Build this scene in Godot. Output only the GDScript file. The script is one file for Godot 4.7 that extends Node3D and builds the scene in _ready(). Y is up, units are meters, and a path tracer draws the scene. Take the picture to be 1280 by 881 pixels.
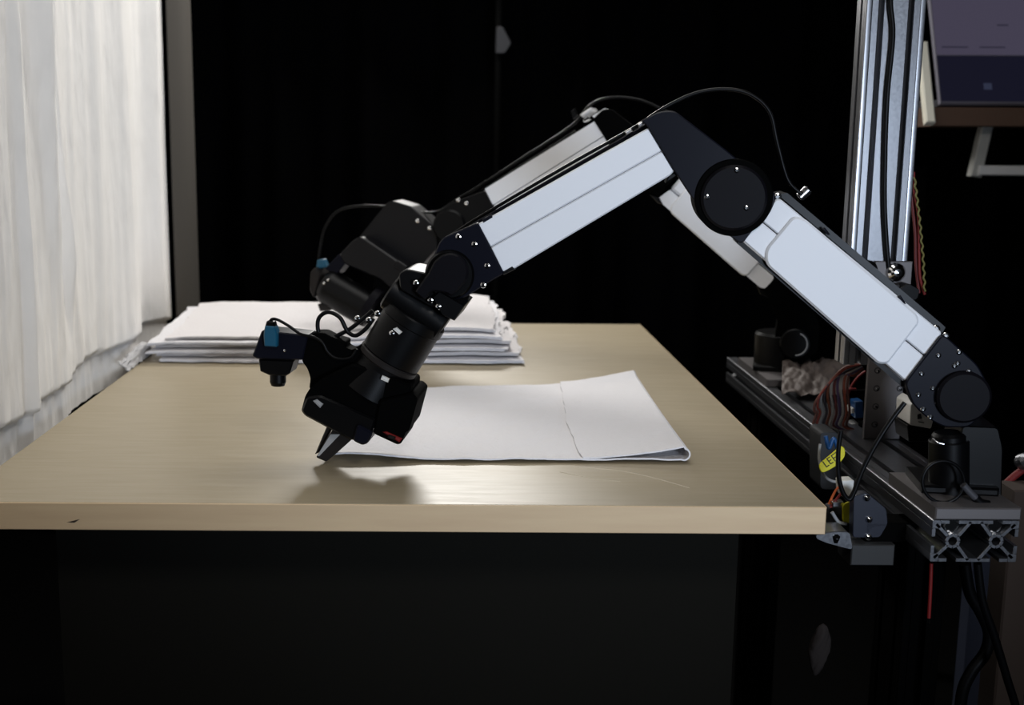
extends Node3D
# A dark studio corner: two robot arms on an aluminium frame fold white cloths on a table.
# World: metres, y up, the table's front edge lies at z = 0, its top at y = TOP.

const TOP := 0.75
const FOCAL := 1500.0            # focal length in pixels of a 1280 x 881 frame
const PX := 559.0                # principal point
const PY := 440.5
const EYE := Vector3(0.0, 1.0887, 1.0794)
const PITCH := 10.185
const ROLL := 0.35

var look: Basis
var M := {}
var frame := Transform3D()       # the arm being built
var used := {}
var screw_mesh: ArrayMesh
var rng := RandomNumberGenerator.new()

# ------------------------------------------------------------------ measuring
func ray(px: float, py: float) -> Vector3:
	return look * Vector3((px - PX) / FOCAL, -(py - PY) / FOCAL, -1.0)

func on_plane(px: float, py: float, p: Vector3, n: Vector3) -> Vector3:
	var r := ray(px, py)
	return EYE + r * ((p - EYE).dot(n) / r.dot(n))

func onz(px: float, py: float, z: float) -> Vector3:
	return on_plane(px, py, Vector3(0, 0, z), Vector3.BACK)

func ony(px: float, py: float, y: float) -> Vector3:
	return on_plane(px, py, Vector3(0, y, 0), Vector3.UP)

func q3(px: float, py: float, off: float) -> Vector3:      # a point of the arm's own plane, in the arm's axes
	return frame.affine_inverse() * on_plane(px, py, frame * Vector3(0, 0, off), frame.basis.z)

func q(px: float, py: float, off: float) -> Vector2:
	var v := q3(px, py, off)
	return Vector2(v.x, v.y)

func qs(a: Array, off: float) -> PackedVector2Array:
	var out := PackedVector2Array()
	for i in range(0, a.size(), 2):
		out.append(q(a[i], a[i + 1], off))
	return out

# ------------------------------------------------------------------ shapes
func mb() -> SurfaceTool:
	var st := SurfaceTool.new()
	st.begin(Mesh.PRIMITIVE_TRIANGLES)
	return st

func tri(st: SurfaceTool, a: Vector3, b: Vector3, c: Vector3, na: Vector3, nb: Vector3, nc: Vector3) -> void:
	var g := (b - a).cross(c - a)
	if g.length_squared() < 1e-18:
		return
	if g.dot(na + nb + nc) > 0.0:        # front faces run clockwise
		st.set_normal(na); st.add_vertex(a)
		st.set_normal(nc); st.add_vertex(c)
		st.set_normal(nb); st.add_vertex(b)
	else:
		st.set_normal(na); st.add_vertex(a)
		st.set_normal(nb); st.add_vertex(b)
		st.set_normal(nc); st.add_vertex(c)

func quad(st: SurfaceTool, a: Vector3, b: Vector3, c: Vector3, d: Vector3, n: Vector3) -> void:
	tri(st, a, b, c, n, n, n)
	tri(st, a, c, d, n, n, n)

func inset(p: PackedVector2Array, by: float) -> PackedVector2Array:   # p counter-clockwise
	var out := PackedVector2Array()
	var n := p.size()
	for i in n:
		var e1 := (p[i] - p[(i + n - 1) % n]).normalized()
		var e2 := (p[(i + 1) % n] - p[i]).normalized()
		var n1 := Vector2(-e1.y, e1.x)
		var n2 := Vector2(-e2.y, e2.x)
		var k := maxf(0.3, 1.0 + n1.dot(n2))
		out.append(p[i] + (n1 + n2) / k * by)
	return out

# an outline drawn in the xy plane, from z0 to z1, with chamfered rims
func prism(st: SurfaceTool, outline: PackedVector2Array, z0: float, z1: float, bev := 0.001, t := Transform3D()) -> void:
	var p := outline.duplicate()
	if Geometry2D.is_polygon_clockwise(p):
		p.reverse()
	var n := p.size()
	var area := 0.0
	for i in n:
		area += p[i].cross(p[(i + 1) % n])
	if area < 0.0:
		p.reverse()
	var s := inset(p, bev)
	var idx := Geometry2D.triangulate_polygon(s)
	if idx.is_empty():
		s = p
		idx = Geometry2D.triangulate_polygon(s)
	var zf := t.basis.z.normalized()
	for k in range(0, idx.size(), 3):
		for side in 2:
			var z := z1 if side else z0
			var nn := zf if side else -zf
			tri(st, t * Vector3(s[idx[k]].x, s[idx[k]].y, z), t * Vector3(s[idx[k + 1]].x, s[idx[k + 1]].y, z), t * Vector3(s[idx[k + 2]].x, s[idx[k + 2]].y, z), nn, nn, nn)
	var norms := []
	for i in n:
		var e := (p[(i + 1) % n] - p[i]).normalized()
		norms.append(Vector2(e.y, -e.x))
	for i in n:
		var j := (i + 1) % n
		var nm: Vector2 = norms[i]
		var before: Vector2 = norms[(i + n - 1) % n]
		var after: Vector2 = norms[j]
		var na := (nm + before).normalized() if nm.dot(before) > 0.7 else nm
		var nb := (nm + after).normalized() if nm.dot(after) > 0.7 else nm
		var rows := [[s, z0, -1.0, 0.7], [p, z0 + bev, -0.0, 1.0], [p, z1 - bev, 0.0, 1.0], [s, z1, 1.0, 0.7]]
		for r in 3:
			var lo: Array = rows[r]
			var hi: Array = rows[r + 1]
			var tilt := -0.7 if r == 0 else (0.7 if r == 2 else 0.0)
			var va := (t.basis * Vector3(na.x, na.y, tilt)).normalized()
			var vb := (t.basis * Vector3(nb.x, nb.y, tilt)).normalized()
			var a := t * Vector3(lo[0][i].x, lo[0][i].y, lo[1])
			var b := t * Vector3(lo[0][j].x, lo[0][j].y, lo[1])
			var c := t * Vector3(hi[0][j].x, hi[0][j].y, hi[1])
			var d := t * Vector3(hi[0][i].x, hi[0][i].y, hi[1])
			tri(st, a, b, c, va, vb, vb)
			tri(st, a, c, d, va, vb, va)

func rounded(p: PackedVector2Array, r: float, seg := 5) -> PackedVector2Array:
	var out := PackedVector2Array()
	var n := p.size()
	for i in n:
		var a := p[(i + n - 1) % n]
		var b := p[i]
		var c := p[(i + 1) % n]
		var k := minf(r, 0.45 * minf(a.distance_to(b), b.distance_to(c)))
		var s := b + (a - b).normalized() * k
		var e := b + (c - b).normalized() * k
		for j in seg + 1:
			var u := float(j) / seg
			out.append(s.lerp(b, u).lerp(b.lerp(e, u), u))
	return out

func circle(c: Vector2, r: float, n := 40) -> PackedVector2Array:
	var out := PackedVector2Array()
	for i in n:
		out.append(c + Vector2.from_angle(TAU * i / n) * r)
	return out

func rect(w: float, h: float) -> PackedVector2Array:
	return PackedVector2Array([Vector2(-w / 2, -h / 2), Vector2(w / 2, -h / 2), Vector2(w / 2, h / 2), Vector2(-w / 2, h / 2)])

func box(st: SurfaceTool, c: Vector3, s: Vector3, bev := 0.002, b := Basis()) -> void:
	prism(st, rect(s.x, s.y), -s.z / 2, s.z / 2, minf(bev, 0.3 * minf(s.x, minf(s.y, s.z))), Transform3D(b, c))

# a turned shape: [radius, distance along the axis] pairs
func lathe(st: SurfaceTool, prof: Array, at: Vector3, dir: Vector3, seg := 36) -> void:
	var w := dir.normalized()
	var u := w.cross(Vector3.UP if absf(w.y) < 0.9 else Vector3.RIGHT).normalized()
	var v := w.cross(u)
	for k in prof.size() - 1:
		var a: Array = prof[k]
		var b: Array = prof[k + 1]
		var slope := Vector2(b[1] - a[1], a[0] - b[0]).normalized()     # (outwards, along)
		for i in seg:
			var d0 := u * cos(TAU * i / seg) + v * sin(TAU * i / seg)
			var d1 := u * cos(TAU * (i + 1) / seg) + v * sin(TAU * (i + 1) / seg)
			var n0 := d0 * slope.x + w * slope.y
			var n1 := d1 * slope.x + w * slope.y
			var p00: Vector3 = at + d0 * a[0] + w * a[1]
			var p01: Vector3 = at + d1 * a[0] + w * a[1]
			var p10: Vector3 = at + d0 * b[0] + w * b[1]
			var p11: Vector3 = at + d1 * b[0] + w * b[1]
			tri(st, p00, p01, p11, n0, n1, n1)
			tri(st, p00, p11, p10, n0, n1, n0)

func rod(st: SurfaceTool, a: Vector3, b: Vector3, r: float, bev := 0.001, seg := 32) -> void:
	var l := a.distance_to(b)
	lathe(st, [[0.0, 0.0], [r - bev, 0.0], [r, bev], [r, l - bev], [r - bev, l], [0.0, l]], a, b - a, seg)

func smooth_path(p: Array, per := 7) -> PackedVector3Array:
	var out := PackedVector3Array()
	for i in p.size() - 1:
		var a: Vector3 = p[maxi(i - 1, 0)]
		var b: Vector3 = p[i]
		var c: Vector3 = p[i + 1]
		var d: Vector3 = p[mini(i + 2, p.size() - 1)]
		for k in per:
			out.append(b.cubic_interpolate(c, a, d, float(k) / per))
	out.append(p[p.size() - 1])
	return out

func tube(st: SurfaceTool, pts: Array, r: float, sides := 10, per := 7) -> void:
	var p := smooth_path(pts, per)
	var up := Vector3(0.3, 1, 0.2).normalized()
	var rings := []
	var dirs := []
	for i in p.size():
		var d := (p[mini(i + 1, p.size() - 1)] - p[maxi(i - 1, 0)]).normalized()
		var s := d.cross(up)
		if s.length() < 0.05:
			s = d.cross(Vector3.RIGHT)
		s = s.normalized()
		up = s.cross(d).normalized()
		var ring := []
		for k in sides:
			ring.append(s * cos(TAU * k / sides) + up * sin(TAU * k / sides))
		rings.append(ring)
		dirs.append(d)
	for i in p.size() - 1:
		for k in sides:
			var l := (k + 1) % sides
			var a: Vector3 = rings[i][k]
			var b: Vector3 = rings[i][l]
			var c: Vector3 = rings[i + 1][l]
			var e: Vector3 = rings[i + 1][k]
			tri(st, p[i] + a * r, p[i] + b * r, p[i + 1] + c * r, a, b, c)
			tri(st, p[i] + a * r, p[i + 1] + c * r, p[i + 1] + e * r, a, c, e)
	for end in [0, p.size() - 1]:
		var n: Vector3 = -dirs[end] if end == 0 else dirs[end]
		for k in sides:
			tri(st, p[end], p[end] + rings[end][k] * r, p[end] + rings[end][(k + 1) % sides] * r, n, n, n)

# a closed sheet of cloth: f(u, v) is its middle surface, both from 0 to 1
func sheet(f: Callable, nu: int, nv: int, thick: float) -> ArrayMesh:
	var mid := []
	var nor := []
	for i in nu + 1:
		var row := PackedVector3Array()
		for j in nv + 1:
			row.append(f.call(float(i) / nu, float(j) / nv))
		mid.append(row)
	for i in nu + 1:
		var row := PackedVector3Array()
		for j in nv + 1:
			var du: Vector3 = mid[mini(i + 1, nu)][j] - mid[maxi(i - 1, 0)][j]
			var dv: Vector3 = mid[i][mini(j + 1, nv)] - mid[i][maxi(j - 1, 0)]
			row.append(du.cross(dv).normalized())
		nor.append(row)
	var st := mb()
	for i in nu:
		for j in nv:
			for side in [1.0, -1.0]:
				var h: float = thick * 0.5 * side
				var ns := []
				var ps := []
				for c in [[i, j], [i + 1, j], [i + 1, j + 1], [i, j + 1]]:
					var n: Vector3 = nor[c[0]][c[1]]
					ns.append(n * side)
					ps.append(mid[c[0]][c[1]] + n * h)
				tri(st, ps[0], ps[1], ps[2], ns[0], ns[1], ns[2])
				tri(st, ps[0], ps[2], ps[3], ns[0], ns[2], ns[3])
	for e in 2:
		for i in (nu if e == 0 else nv):
			for s in 2:
				var a := [i, s * nv] if e == 0 else [s * nu, i]
				var b := [i + 1, s * nv] if e == 0 else [s * nu, i + 1]
				var na: Vector3 = nor[a[0]][a[1]] * thick * 0.5
				var nb: Vector3 = nor[b[0]][b[1]] * thick * 0.5
				var pa: Vector3 = mid[a[0]][a[1]]
				var pb: Vector3 = mid[b[0]][b[1]]
				var n := (pb - pa).cross(na).normalized()
				var inner: Vector3 = mid[a[0] if e else i][a[1] if e == 0 else i]
				if e == 0:
					inner = mid[i][1 if s == 0 else nv - 1]
				else:
					inner = mid[1 if s == 0 else nu - 1][i]
				if n.dot(pa - inner) < 0.0:
					n = -n
				quad(st, pa + na, pb + nb, pb - nb, pa - na, n)
	return st.commit()

# ------------------------------------------------------------------ things
func numbered(called: String) -> String:
	used[called] = used.get(called, -1) + 1
	return called if used[called] == 0 else "%s_%03d" % [called, used[called]]

func obj(called: String, st: Variant, m: Material, parent: Node3D = null) -> MeshInstance3D:
	var o := MeshInstance3D.new()
	o.mesh = st.commit() if st is SurfaceTool else st
	o.material_override = m
	o.name = numbered(called) if parent == null else called
	(self if parent == null else parent).add_child(o, true)
	return o

func thing(called: String, label: String, category: String, at := Transform3D(), group := "") -> Node3D:
	var o := Node3D.new()
	o.name = numbered(called)
	add_child(o)
	o.transform = at
	return tag(o, label, category, group)

func tag(o: Node3D, label: String, category: String, group := "") -> Node3D:
	o.set_meta("label", label)
	o.set_meta("category", category)
	if group:
		o.set_meta("group", group)
	return o

func struct(called: String, st: Variant, m: Material, parent: Node3D = null) -> MeshInstance3D:
	var o := obj(called, st, m, parent)
	o.set_meta("kind", "structure")
	return o

# ------------------------------------------------------------------ materials
func grey(r: int, g: int, b: int) -> Color:
	return Color(r / 255.0, g / 255.0, b / 255.0)

func mat(c: Color, rough := 0.5, metal := 0.0, spec := 0.5) -> StandardMaterial3D:
	var m := StandardMaterial3D.new()
	m.albedo_color = c
	m.roughness = rough
	m.metallic = metal
	m.metallic_specular = spec
	return m

func noise_tex(size: int, freq: float, a: Color, b: Color, seed_no: int, normal := false, stretch := 1) -> NoiseTexture2D:
	var n := FastNoiseLite.new()
	n.seed = seed_no
	n.frequency = freq
	n.fractal_octaves = 4
	var t := NoiseTexture2D.new()
	t.width = size
	t.height = maxi(size / stretch, 32)
	t.seamless = true
	t.noise = n
	if normal:
		t.as_normal_map = true
		t.bump_strength = 4.0
	else:
		var g := Gradient.new()
		g.set_color(0, a)
		g.set_color(1, b)
		t.color_ramp = g
	return t

func materials() -> void:
	M.white = mat(grey(226, 227, 230), 0.6, 0.0, 0.3)
	M.navy = mat(grey(14, 15, 24), 0.4, 0.0, 0.2)
	M.gloss = mat(grey(10, 10, 13), 0.4, 0.0, 0.34)
	M.cap = mat(grey(13, 12, 16), 0.5, 0.0, 0.18)
	M.black = mat(grey(4, 4, 5), 0.38, 0.0, 0.3)
	M.dull = mat(grey(4, 4, 4), 0.75, 0.0, 0.1)
	M.grip = mat(grey(30, 27, 26), 0.45, 0.0, 0.3)
	M.steel = mat(grey(200, 200, 202), 0.25, 1.0)
	M.satin = mat(grey(225, 225, 225), 0.5, 0.6)
	M.chrome = mat(grey(235, 235, 235), 0.12, 1.0)
	M.alu = mat(grey(148, 149, 153), 0.36, 0.95)
	M.alu.roughness_texture = noise_tex(256, 0.05, Color(0.75, 0.75, 0.75), Color(1, 1, 1), 5)
	M.alu.uv1_triplanar = true
	M.alu.uv1_scale = Vector3(18, 18, 18)
	M.plate = mat(grey(104, 100, 100), 0.5, 0.5)
	M.teal = mat(grey(9, 76, 102), 0.45)
	M.cable = mat(grey(6, 6, 7), 0.4, 0.0, 0.28)
	M.wire_grey = mat(grey(150, 150, 150), 0.35)
	M.red = mat(grey(112, 17, 15), 0.55)
	M.yellow = mat(grey(205, 196, 20), 0.5)
	M.blue = mat(grey(22, 70, 120), 0.4)
	M.ivory = mat(grey(214, 212, 206), 0.5)
	M.ink = mat(grey(20, 20, 24), 0.7)
	M.backdrop = mat(grey(5, 5, 6), 1.0, 0.0, 0.1)
	M.dark_wall = mat(grey(24, 24, 24), 0.95, 0.0, 0.2)
	M.skirt = mat(grey(26, 25, 22), 0.95, 0.0, 0.15)
	M.floor = mat(grey(10, 10, 10), 0.9, 0.0, 0.1)
	M.brown = mat(grey(58, 47, 40), 0.85)
	M.shelf = mat(grey(84, 66, 56), 0.7, 0.0, 0.2)
	M.pale = mat(grey(226, 222, 206), 0.5)
	# pale maple laminate: broad tone, fine grain
	M.wood = mat(Color.WHITE, 0.45, 0.0, 0.5)
	M.wood.albedo_texture = noise_tex(1024, 0.006, grey(160, 146, 119), grey(168, 155, 130), 3)
	M.wood.uv1_triplanar = true
	M.wood.uv1_world_triplanar = true
	M.wood.uv1_scale = Vector3(1.2, 6, 9)
	M.wood.roughness_texture = noise_tex(512, 0.02, Color(0.8, 0.8, 0.8), Color(1, 1, 1), 8)
	M.band = mat(Color.WHITE, 0.5)
	M.band.albedo_texture = noise_tex(512, 0.01, grey(206, 178, 142), grey(216, 190, 152), 4)
	M.band.uv1_triplanar = true
	M.band.uv1_scale = Vector3(1.2, 14, 9)
	# white cotton
	M.cotton = mat(grey(224, 222, 224), 0.92, 0.0, 0.2)
	M.cotton.normal_enabled = true
	M.cotton.normal_texture = noise_tex(512, 0.06, Color.BLACK, Color.WHITE, 21, true)
	M.cotton.normal_scale = 0.35
	M.cotton.uv1_triplanar = true
	M.cotton.uv1_scale = Vector3(5, 5, 5)
	M.cotton_old = M.cotton.duplicate()
	M.cotton_old.albedo_color = grey(222, 218, 218)
	M.curtain = mat(grey(242, 239, 235), 0.9, 0.0, 0.2)
	M.curtain.normal_enabled = true
	M.curtain.normal_texture = noise_tex(512, 0.03, Color.BLACK, Color.WHITE, 33, true)
	M.curtain.normal_scale = 0.3
	M.curtain.uv1_triplanar = true
	M.curtain.uv1_world_triplanar = true
	M.curtain.uv1_scale = Vector3(2.5, 0.5, 2.5)

# ------------------------------------------------------------------ parts both arms share
func screws(list: Array, off: float, parent: Node3D, size := 1.0) -> void:
	for i in range(0, list.size(), 2):
		var o := obj("screw", screw_mesh, M.chrome, parent)
		o.transform = Transform3D(Basis().scaled(Vector3.ONE * size), q3(list[i], list[i + 1], off))

func slab(called: String, px: Array, z0: float, z1: float, m: Material, parent: Node3D, r := 0.0, bev := 0.0012) -> MeshInstance3D:
	var st := mb()
	var p := qs(px, z1)
	if r > 0.0:
		p = rounded(p, r)
	prism(st, p, z0, z1, bev)
	return obj(called, st, m, parent)

func cable(called: String, pts: Array, off: float, r: float, m: Material, parent: Node3D) -> MeshInstance3D:
	var st := mb()
	var p := []
	for i in range(0, pts.size(), 2):
		p.append(q3(pts[i], pts[i + 1], off))
	tube(st, p, r)
	return obj(called, st, m, parent)

func drum(called: String, ax: float, ay: float, bx: float, by: float, off: float, prof: Array, m: Material, parent: Node3D) -> MeshInstance3D:
	var st := mb()
	var a := q3(ax, ay, off)
	var b := q3(bx, by, off)
	var l := a.distance_to(b)
	var full := []
	for p in prof:
		full.append([p[0], p[1] * l])
	lathe(st, full, a, b - a, 48)
	return obj(called, st, m, parent)

func _ready() -> void:
	rng.seed = 7
	look = Basis(Vector3.RIGHT, -deg_to_rad(PITCH)) * Basis(Vector3.BACK, deg_to_rad(ROLL))
	materials()
	camera_and_light()
	room()
	table()
	curtain()
	aluminium_frame()
	near_arm()
	far_arm()
	cloth_stack()
	folded_cloth()
	electronics()
	laptop_corner()
	clutter()

func camera_and_light() -> void:
	var cam := Camera3D.new()
	cam.name = "camera"
	cam.projection = Camera3D.PROJECTION_FRUSTUM
	cam.near = 0.05
	cam.far = 30.0
	cam.size = 881.0 / FOCAL * cam.near
	cam.frustum_offset = Vector2((640.0 - PX) / FOCAL * cam.near, 0.0)
	add_child(cam)
	cam.transform = Transform3D(look, EYE)
	cam.current = true
	var lens := CameraAttributesPhysical.new()
	lens.frustum_focal_length = 50.0
	lens.frustum_focus_distance = 1.22
	lens.exposure_aperture = 8.0
	cam.attributes = lens
	var we := WorldEnvironment.new()
	we.name = "world"
	var e := Environment.new()
	e.background_mode = Environment.BG_COLOR
	e.background_color = Color(0, 0, 0)
	e.tonemap_mode = Environment.TONE_MAPPER_LINEAR
	e.tonemap_exposure = 1.0
	e.sdfgi_enabled = true
	e.ssao_enabled = true
	e.ssil_enabled = true
	we.environment = e
	add_child(we)
	lamp("back_light", "wide studio light panel on the stand behind the table", Vector3(0.0, 1.66, -1.85), Vector3(-0.06, 0.78, -0.45), Vector2(0.42, 0.16), Color(1.0, 0.99, 0.97), 1.45)
	lamp("overhead_light", "long light panel hung over the table and tilted towards the curtain", Vector3(0.10, 1.98, -0.60), Vector3(-0.36, 0.85, -0.42), Vector2(0.8, 1.0), Color(1.0, 0.995, 0.985), 0.62)
	spot("front_light", "cool spotlight on the camera side of the room", Vector3(0.66, 0.97, 1.80), Vector3(0.20, 1.03, -0.08), 0.16, 24.0, Color(0.86, 0.92, 1.0), 2.1)
	lamp("key_light", "square white light panel high behind the camera", Vector3(0.30, 1.90, 1.45), Vector3(0.0, 0.85, -0.3), Vector2(0.28, 0.28), Color(1.0, 0.985, 0.97), 0.72)

# a flat lamp: housing, glowing diffuser, yoke, and the light itself just in front of the diffuser
func lamp(called: String, label: String, at: Vector3, target: Vector3, size: Vector2, c: Color, energy: float) -> void:
	var t := Transform3D(Basis.looking_at(target - at, Vector3.UP if absf((target - at).normalized().y) < 0.95 else Vector3.FORWARD), at)
	var o := thing(called, label, "lamp", t)
	var st := mb()
	box(st, Vector3(0, 0, 0.025), Vector3(size.x + 0.03, size.y + 0.03, 0.045), 0.004)
	obj("housing", st, M.black, o)
	st = mb()
	box(st, Vector3(0, 0, 0.001), Vector3(size.x, size.y, 0.004), 0.001)
	var g := mat(Color(0.9, 0.9, 0.9), 0.6)
	g.emission_enabled = true
	g.emission = c
	g.emission_energy_multiplier = 0.5
	obj("diffuser", st, g, o)
	st = mb()
	rod(st, Vector3(0, 0, 0.04), Vector3(0, 0, 0.12), 0.015)
	obj("mount", st, M.steel, o)
	var l := AreaLight3D.new()
	l.name = "glow"
	l.area_size = size
	l.light_color = c
	l.light_energy = energy
	l.area_range = 12.0
	l.area_attenuation = 2.0
	l.shadow_enabled = true
	o.add_child(l)
	l.position = Vector3(0, 0, -0.006)

# a round spotlight: can, glowing lens, and the light itself just in front of the lens
func spot(called: String, label: String, at: Vector3, target: Vector3, radius: float, angle: float, c: Color, energy: float) -> void:
	var o := thing(called, label, "lamp", Transform3D(Basis.looking_at(target - at), at))
	var st := mb()
	lathe(st, [[0, 0.28], [radius * 0.6, 0.28], [radius * 1.08, 0.12], [radius * 1.08, -0.002], [radius * 1.02, -0.002], [radius * 1.02, 0.03], [0, 0.03]], Vector3.ZERO, Vector3.BACK, 40)
	obj("can", st, M.black, o)
	st = mb()
	rod(st, Vector3(0, 0, 0.006), Vector3(0, 0, 0.012), radius, 0.001, 40)
	var g := mat(Color(0.9, 0.9, 0.9), 0.6)
	g.emission_enabled = true
	g.emission = c
	g.emission_energy_multiplier = 0.5
	obj("lens", st, g, o)
	var l := SpotLight3D.new()
	l.name = "glow"
	l.light_color = c
	l.light_energy = energy
	l.light_size = radius
	l.spot_range = 12.0
	l.spot_attenuation = 2.0
	l.spot_angle = angle
	l.spot_angle_attenuation = 1.0
	l.shadow_enabled = true
	o.add_child(l)
	l.position = Vector3(0, 0, -radius - 0.02)

func room() -> void:
	var st := mb()
	box(st, Vector3(0.2, -0.05, 0.2), Vector3(4.0, 0.1, 5.2), 0.0)
	struct("floor", st, M.floor)
	st = mb()
	box(st, Vector3(0.2, 2.75, 0.2), Vector3(4.0, 0.1, 5.2), 0.0)
	struct("ceiling", st, M.dark_wall)
	st = mb()
	box(st, Vector3(0.2, 1.35, -2.35), Vector3(4.0, 2.7, 0.1), 0.0)
	struct("wall_back", st, M.backdrop)
	st = mb()
	box(st, Vector3(0.2, 1.35, 2.75), Vector3(4.0, 2.7, 0.1), 0.0)
	struct("wall_front", st, M.dark_wall)
	st = mb()
	box(st, Vector3(-1.75, 1.35, 0.2), Vector3(0.1, 2.7, 5.2), 0.0)
	struct("wall_left", st, M.dark_wall)
	st = mb()
	box(st, Vector3(2.15, 1.35, 0.2), Vector3(0.1, 2.7, 5.2), 0.0)
	struct("wall_right", st, M.dark_wall)
	# black drape in two widths behind the table, with a light stand's pole at the joint
	var seam := onz(622, 100, -2.0).x
	for k in 2:
		var x0 := seam + 0.004 if k else -1.2
		var x1 := 2.0 if k else seam - 0.004
		var f := func(u: float, v: float) -> Vector3:
			var x := lerpf(x0, x1, u)
			return Vector3(x, lerpf(2.6, 0.02, v), -2.12 + 0.025 * sin(x * 23.0) + 0.012 * sin(x * 57.0 + v * 2.0))
		tag(obj("black_drape", sheet(f, 120, 8, 0.004), M.backdrop), "right black backdrop drape behind the robot arms" if k else "left black backdrop drape beside the white curtain", "drape")
	var pole := thing("stand_pole", "thin dark stand pole in front of the black drapes with a small clamp", "stand", Transform3D(Basis(), Vector3(seam, 0, -1.98)))
	st = mb()
	rod(st, Vector3(0, 0.02, 0), Vector3(0, 2.5, 0), 0.008)
	obj("pole", st, mat(grey(9, 9, 9), 0.8, 0.0, 0.1), pole)
	st = mb()
	rod(st, Vector3(0, 0.0, 0), Vector3(0, 0.03, 0), 0.09)
	obj("foot", st, M.dull, pole)
	var cy := onz(627, 52, -1.98).y
	st = mb()
	prism(st, rounded(PackedVector2Array([Vector2(-0.012, -0.03), Vector2(0.012, -0.03), Vector2(0.028, -0.005), Vector2(0.006, 0.035), Vector2(-0.01, 0.035)]), 0.006), -0.014, 0.014, 0.002, Transform3D(Basis(), Vector3(0.004, cy, 0)))
	obj("clamp", st, mat(grey(26, 26, 30), 0.6), pole)

func table() -> void:
	var x0 := -0.464
	var x1 := 0.356
	var zb := -1.115
	var t := thing("work_table", "pale maple laminate work table carrying the white cloths", "table", Transform3D(Basis(), Vector3((x0 + x1) / 2, 0, zb / 2)))
	var w := x1 - x0
	var st := mb()
	box(st, Vector3(0, TOP - 0.0135, 0), Vector3(w - 0.002, 0.027, -zb - 0.002), 0.0012)
	obj("tabletop", st, M.wood, t)
	st = mb()
	box(st, Vector3(0, TOP - 0.0135, -zb / 2 - 0.001), Vector3(w, 0.0265, 0.0022), 0.0008)
	obj("edge_band", st, M.band, t)
	st = mb()
	box(st, Vector3(w / 2 - 0.001, TOP - 0.0135, 0), Vector3(0.0022, 0.0265, -zb), 0.0008)
	obj("edge_band", st, M.band, t)
	# the small chip near the left end of the front edge
	st = mb()
	var c := onz(92, 651, 0.0) - t.position
	prism(st, PackedVector2Array([Vector2(-0.006, -0.0012), Vector2(0.001, -0.0016), Vector2(0.006, 0.002), Vector2(0.001, 0.0006)]), 0.0, 0.0006, 0.0001, Transform3D(Basis(), Vector3(c.x, c.y, -zb / 2)))
	obj("chip", st, mat(grey(60, 50, 40), 0.9), t)
	# pale scratches in the laminate before the cloth
	for sc in [[722, 584, 770, 588, 812, 596, 862, 610], [700, 590, 740, 598, 775, 602]]:
		st = mb()
		var sp := []
		for i in range(0, sc.size(), 2):
			sp.append(ony(sc[i], sc[i + 1], TOP - 0.0001) - t.position)
		tube(st, sp, 0.0005, 6)
		obj("scratch", st, mat(grey(196, 184, 162), 0.7), t)
	for sx in [-1, 1]:
		for sz in [-1, 1]:
			st = mb()
			box(st, Vector3(sx * (w / 2 - 0.06), (TOP - 0.027) / 2, sz * (-zb / 2 - 0.2)), Vector3(0.045, TOP - 0.027, 0.045), 0.002)
			obj("leg", st, M.dull, t)
	# dark cloth hung under the front of the table
	var f := func(u: float, v: float) -> Vector3:
		var x := lerpf(-0.40, 0.30, u)
		return Vector3(x, lerpf(TOP - 0.029, 0.03, v), -0.10 + 0.004 * sin(x * 31.0) * v)
	tag(obj("skirt_cloth", sheet(f, 60, 8, 0.003), M.skirt), "dark grey cloth hanging under the front of the work table", "cloth")

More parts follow.
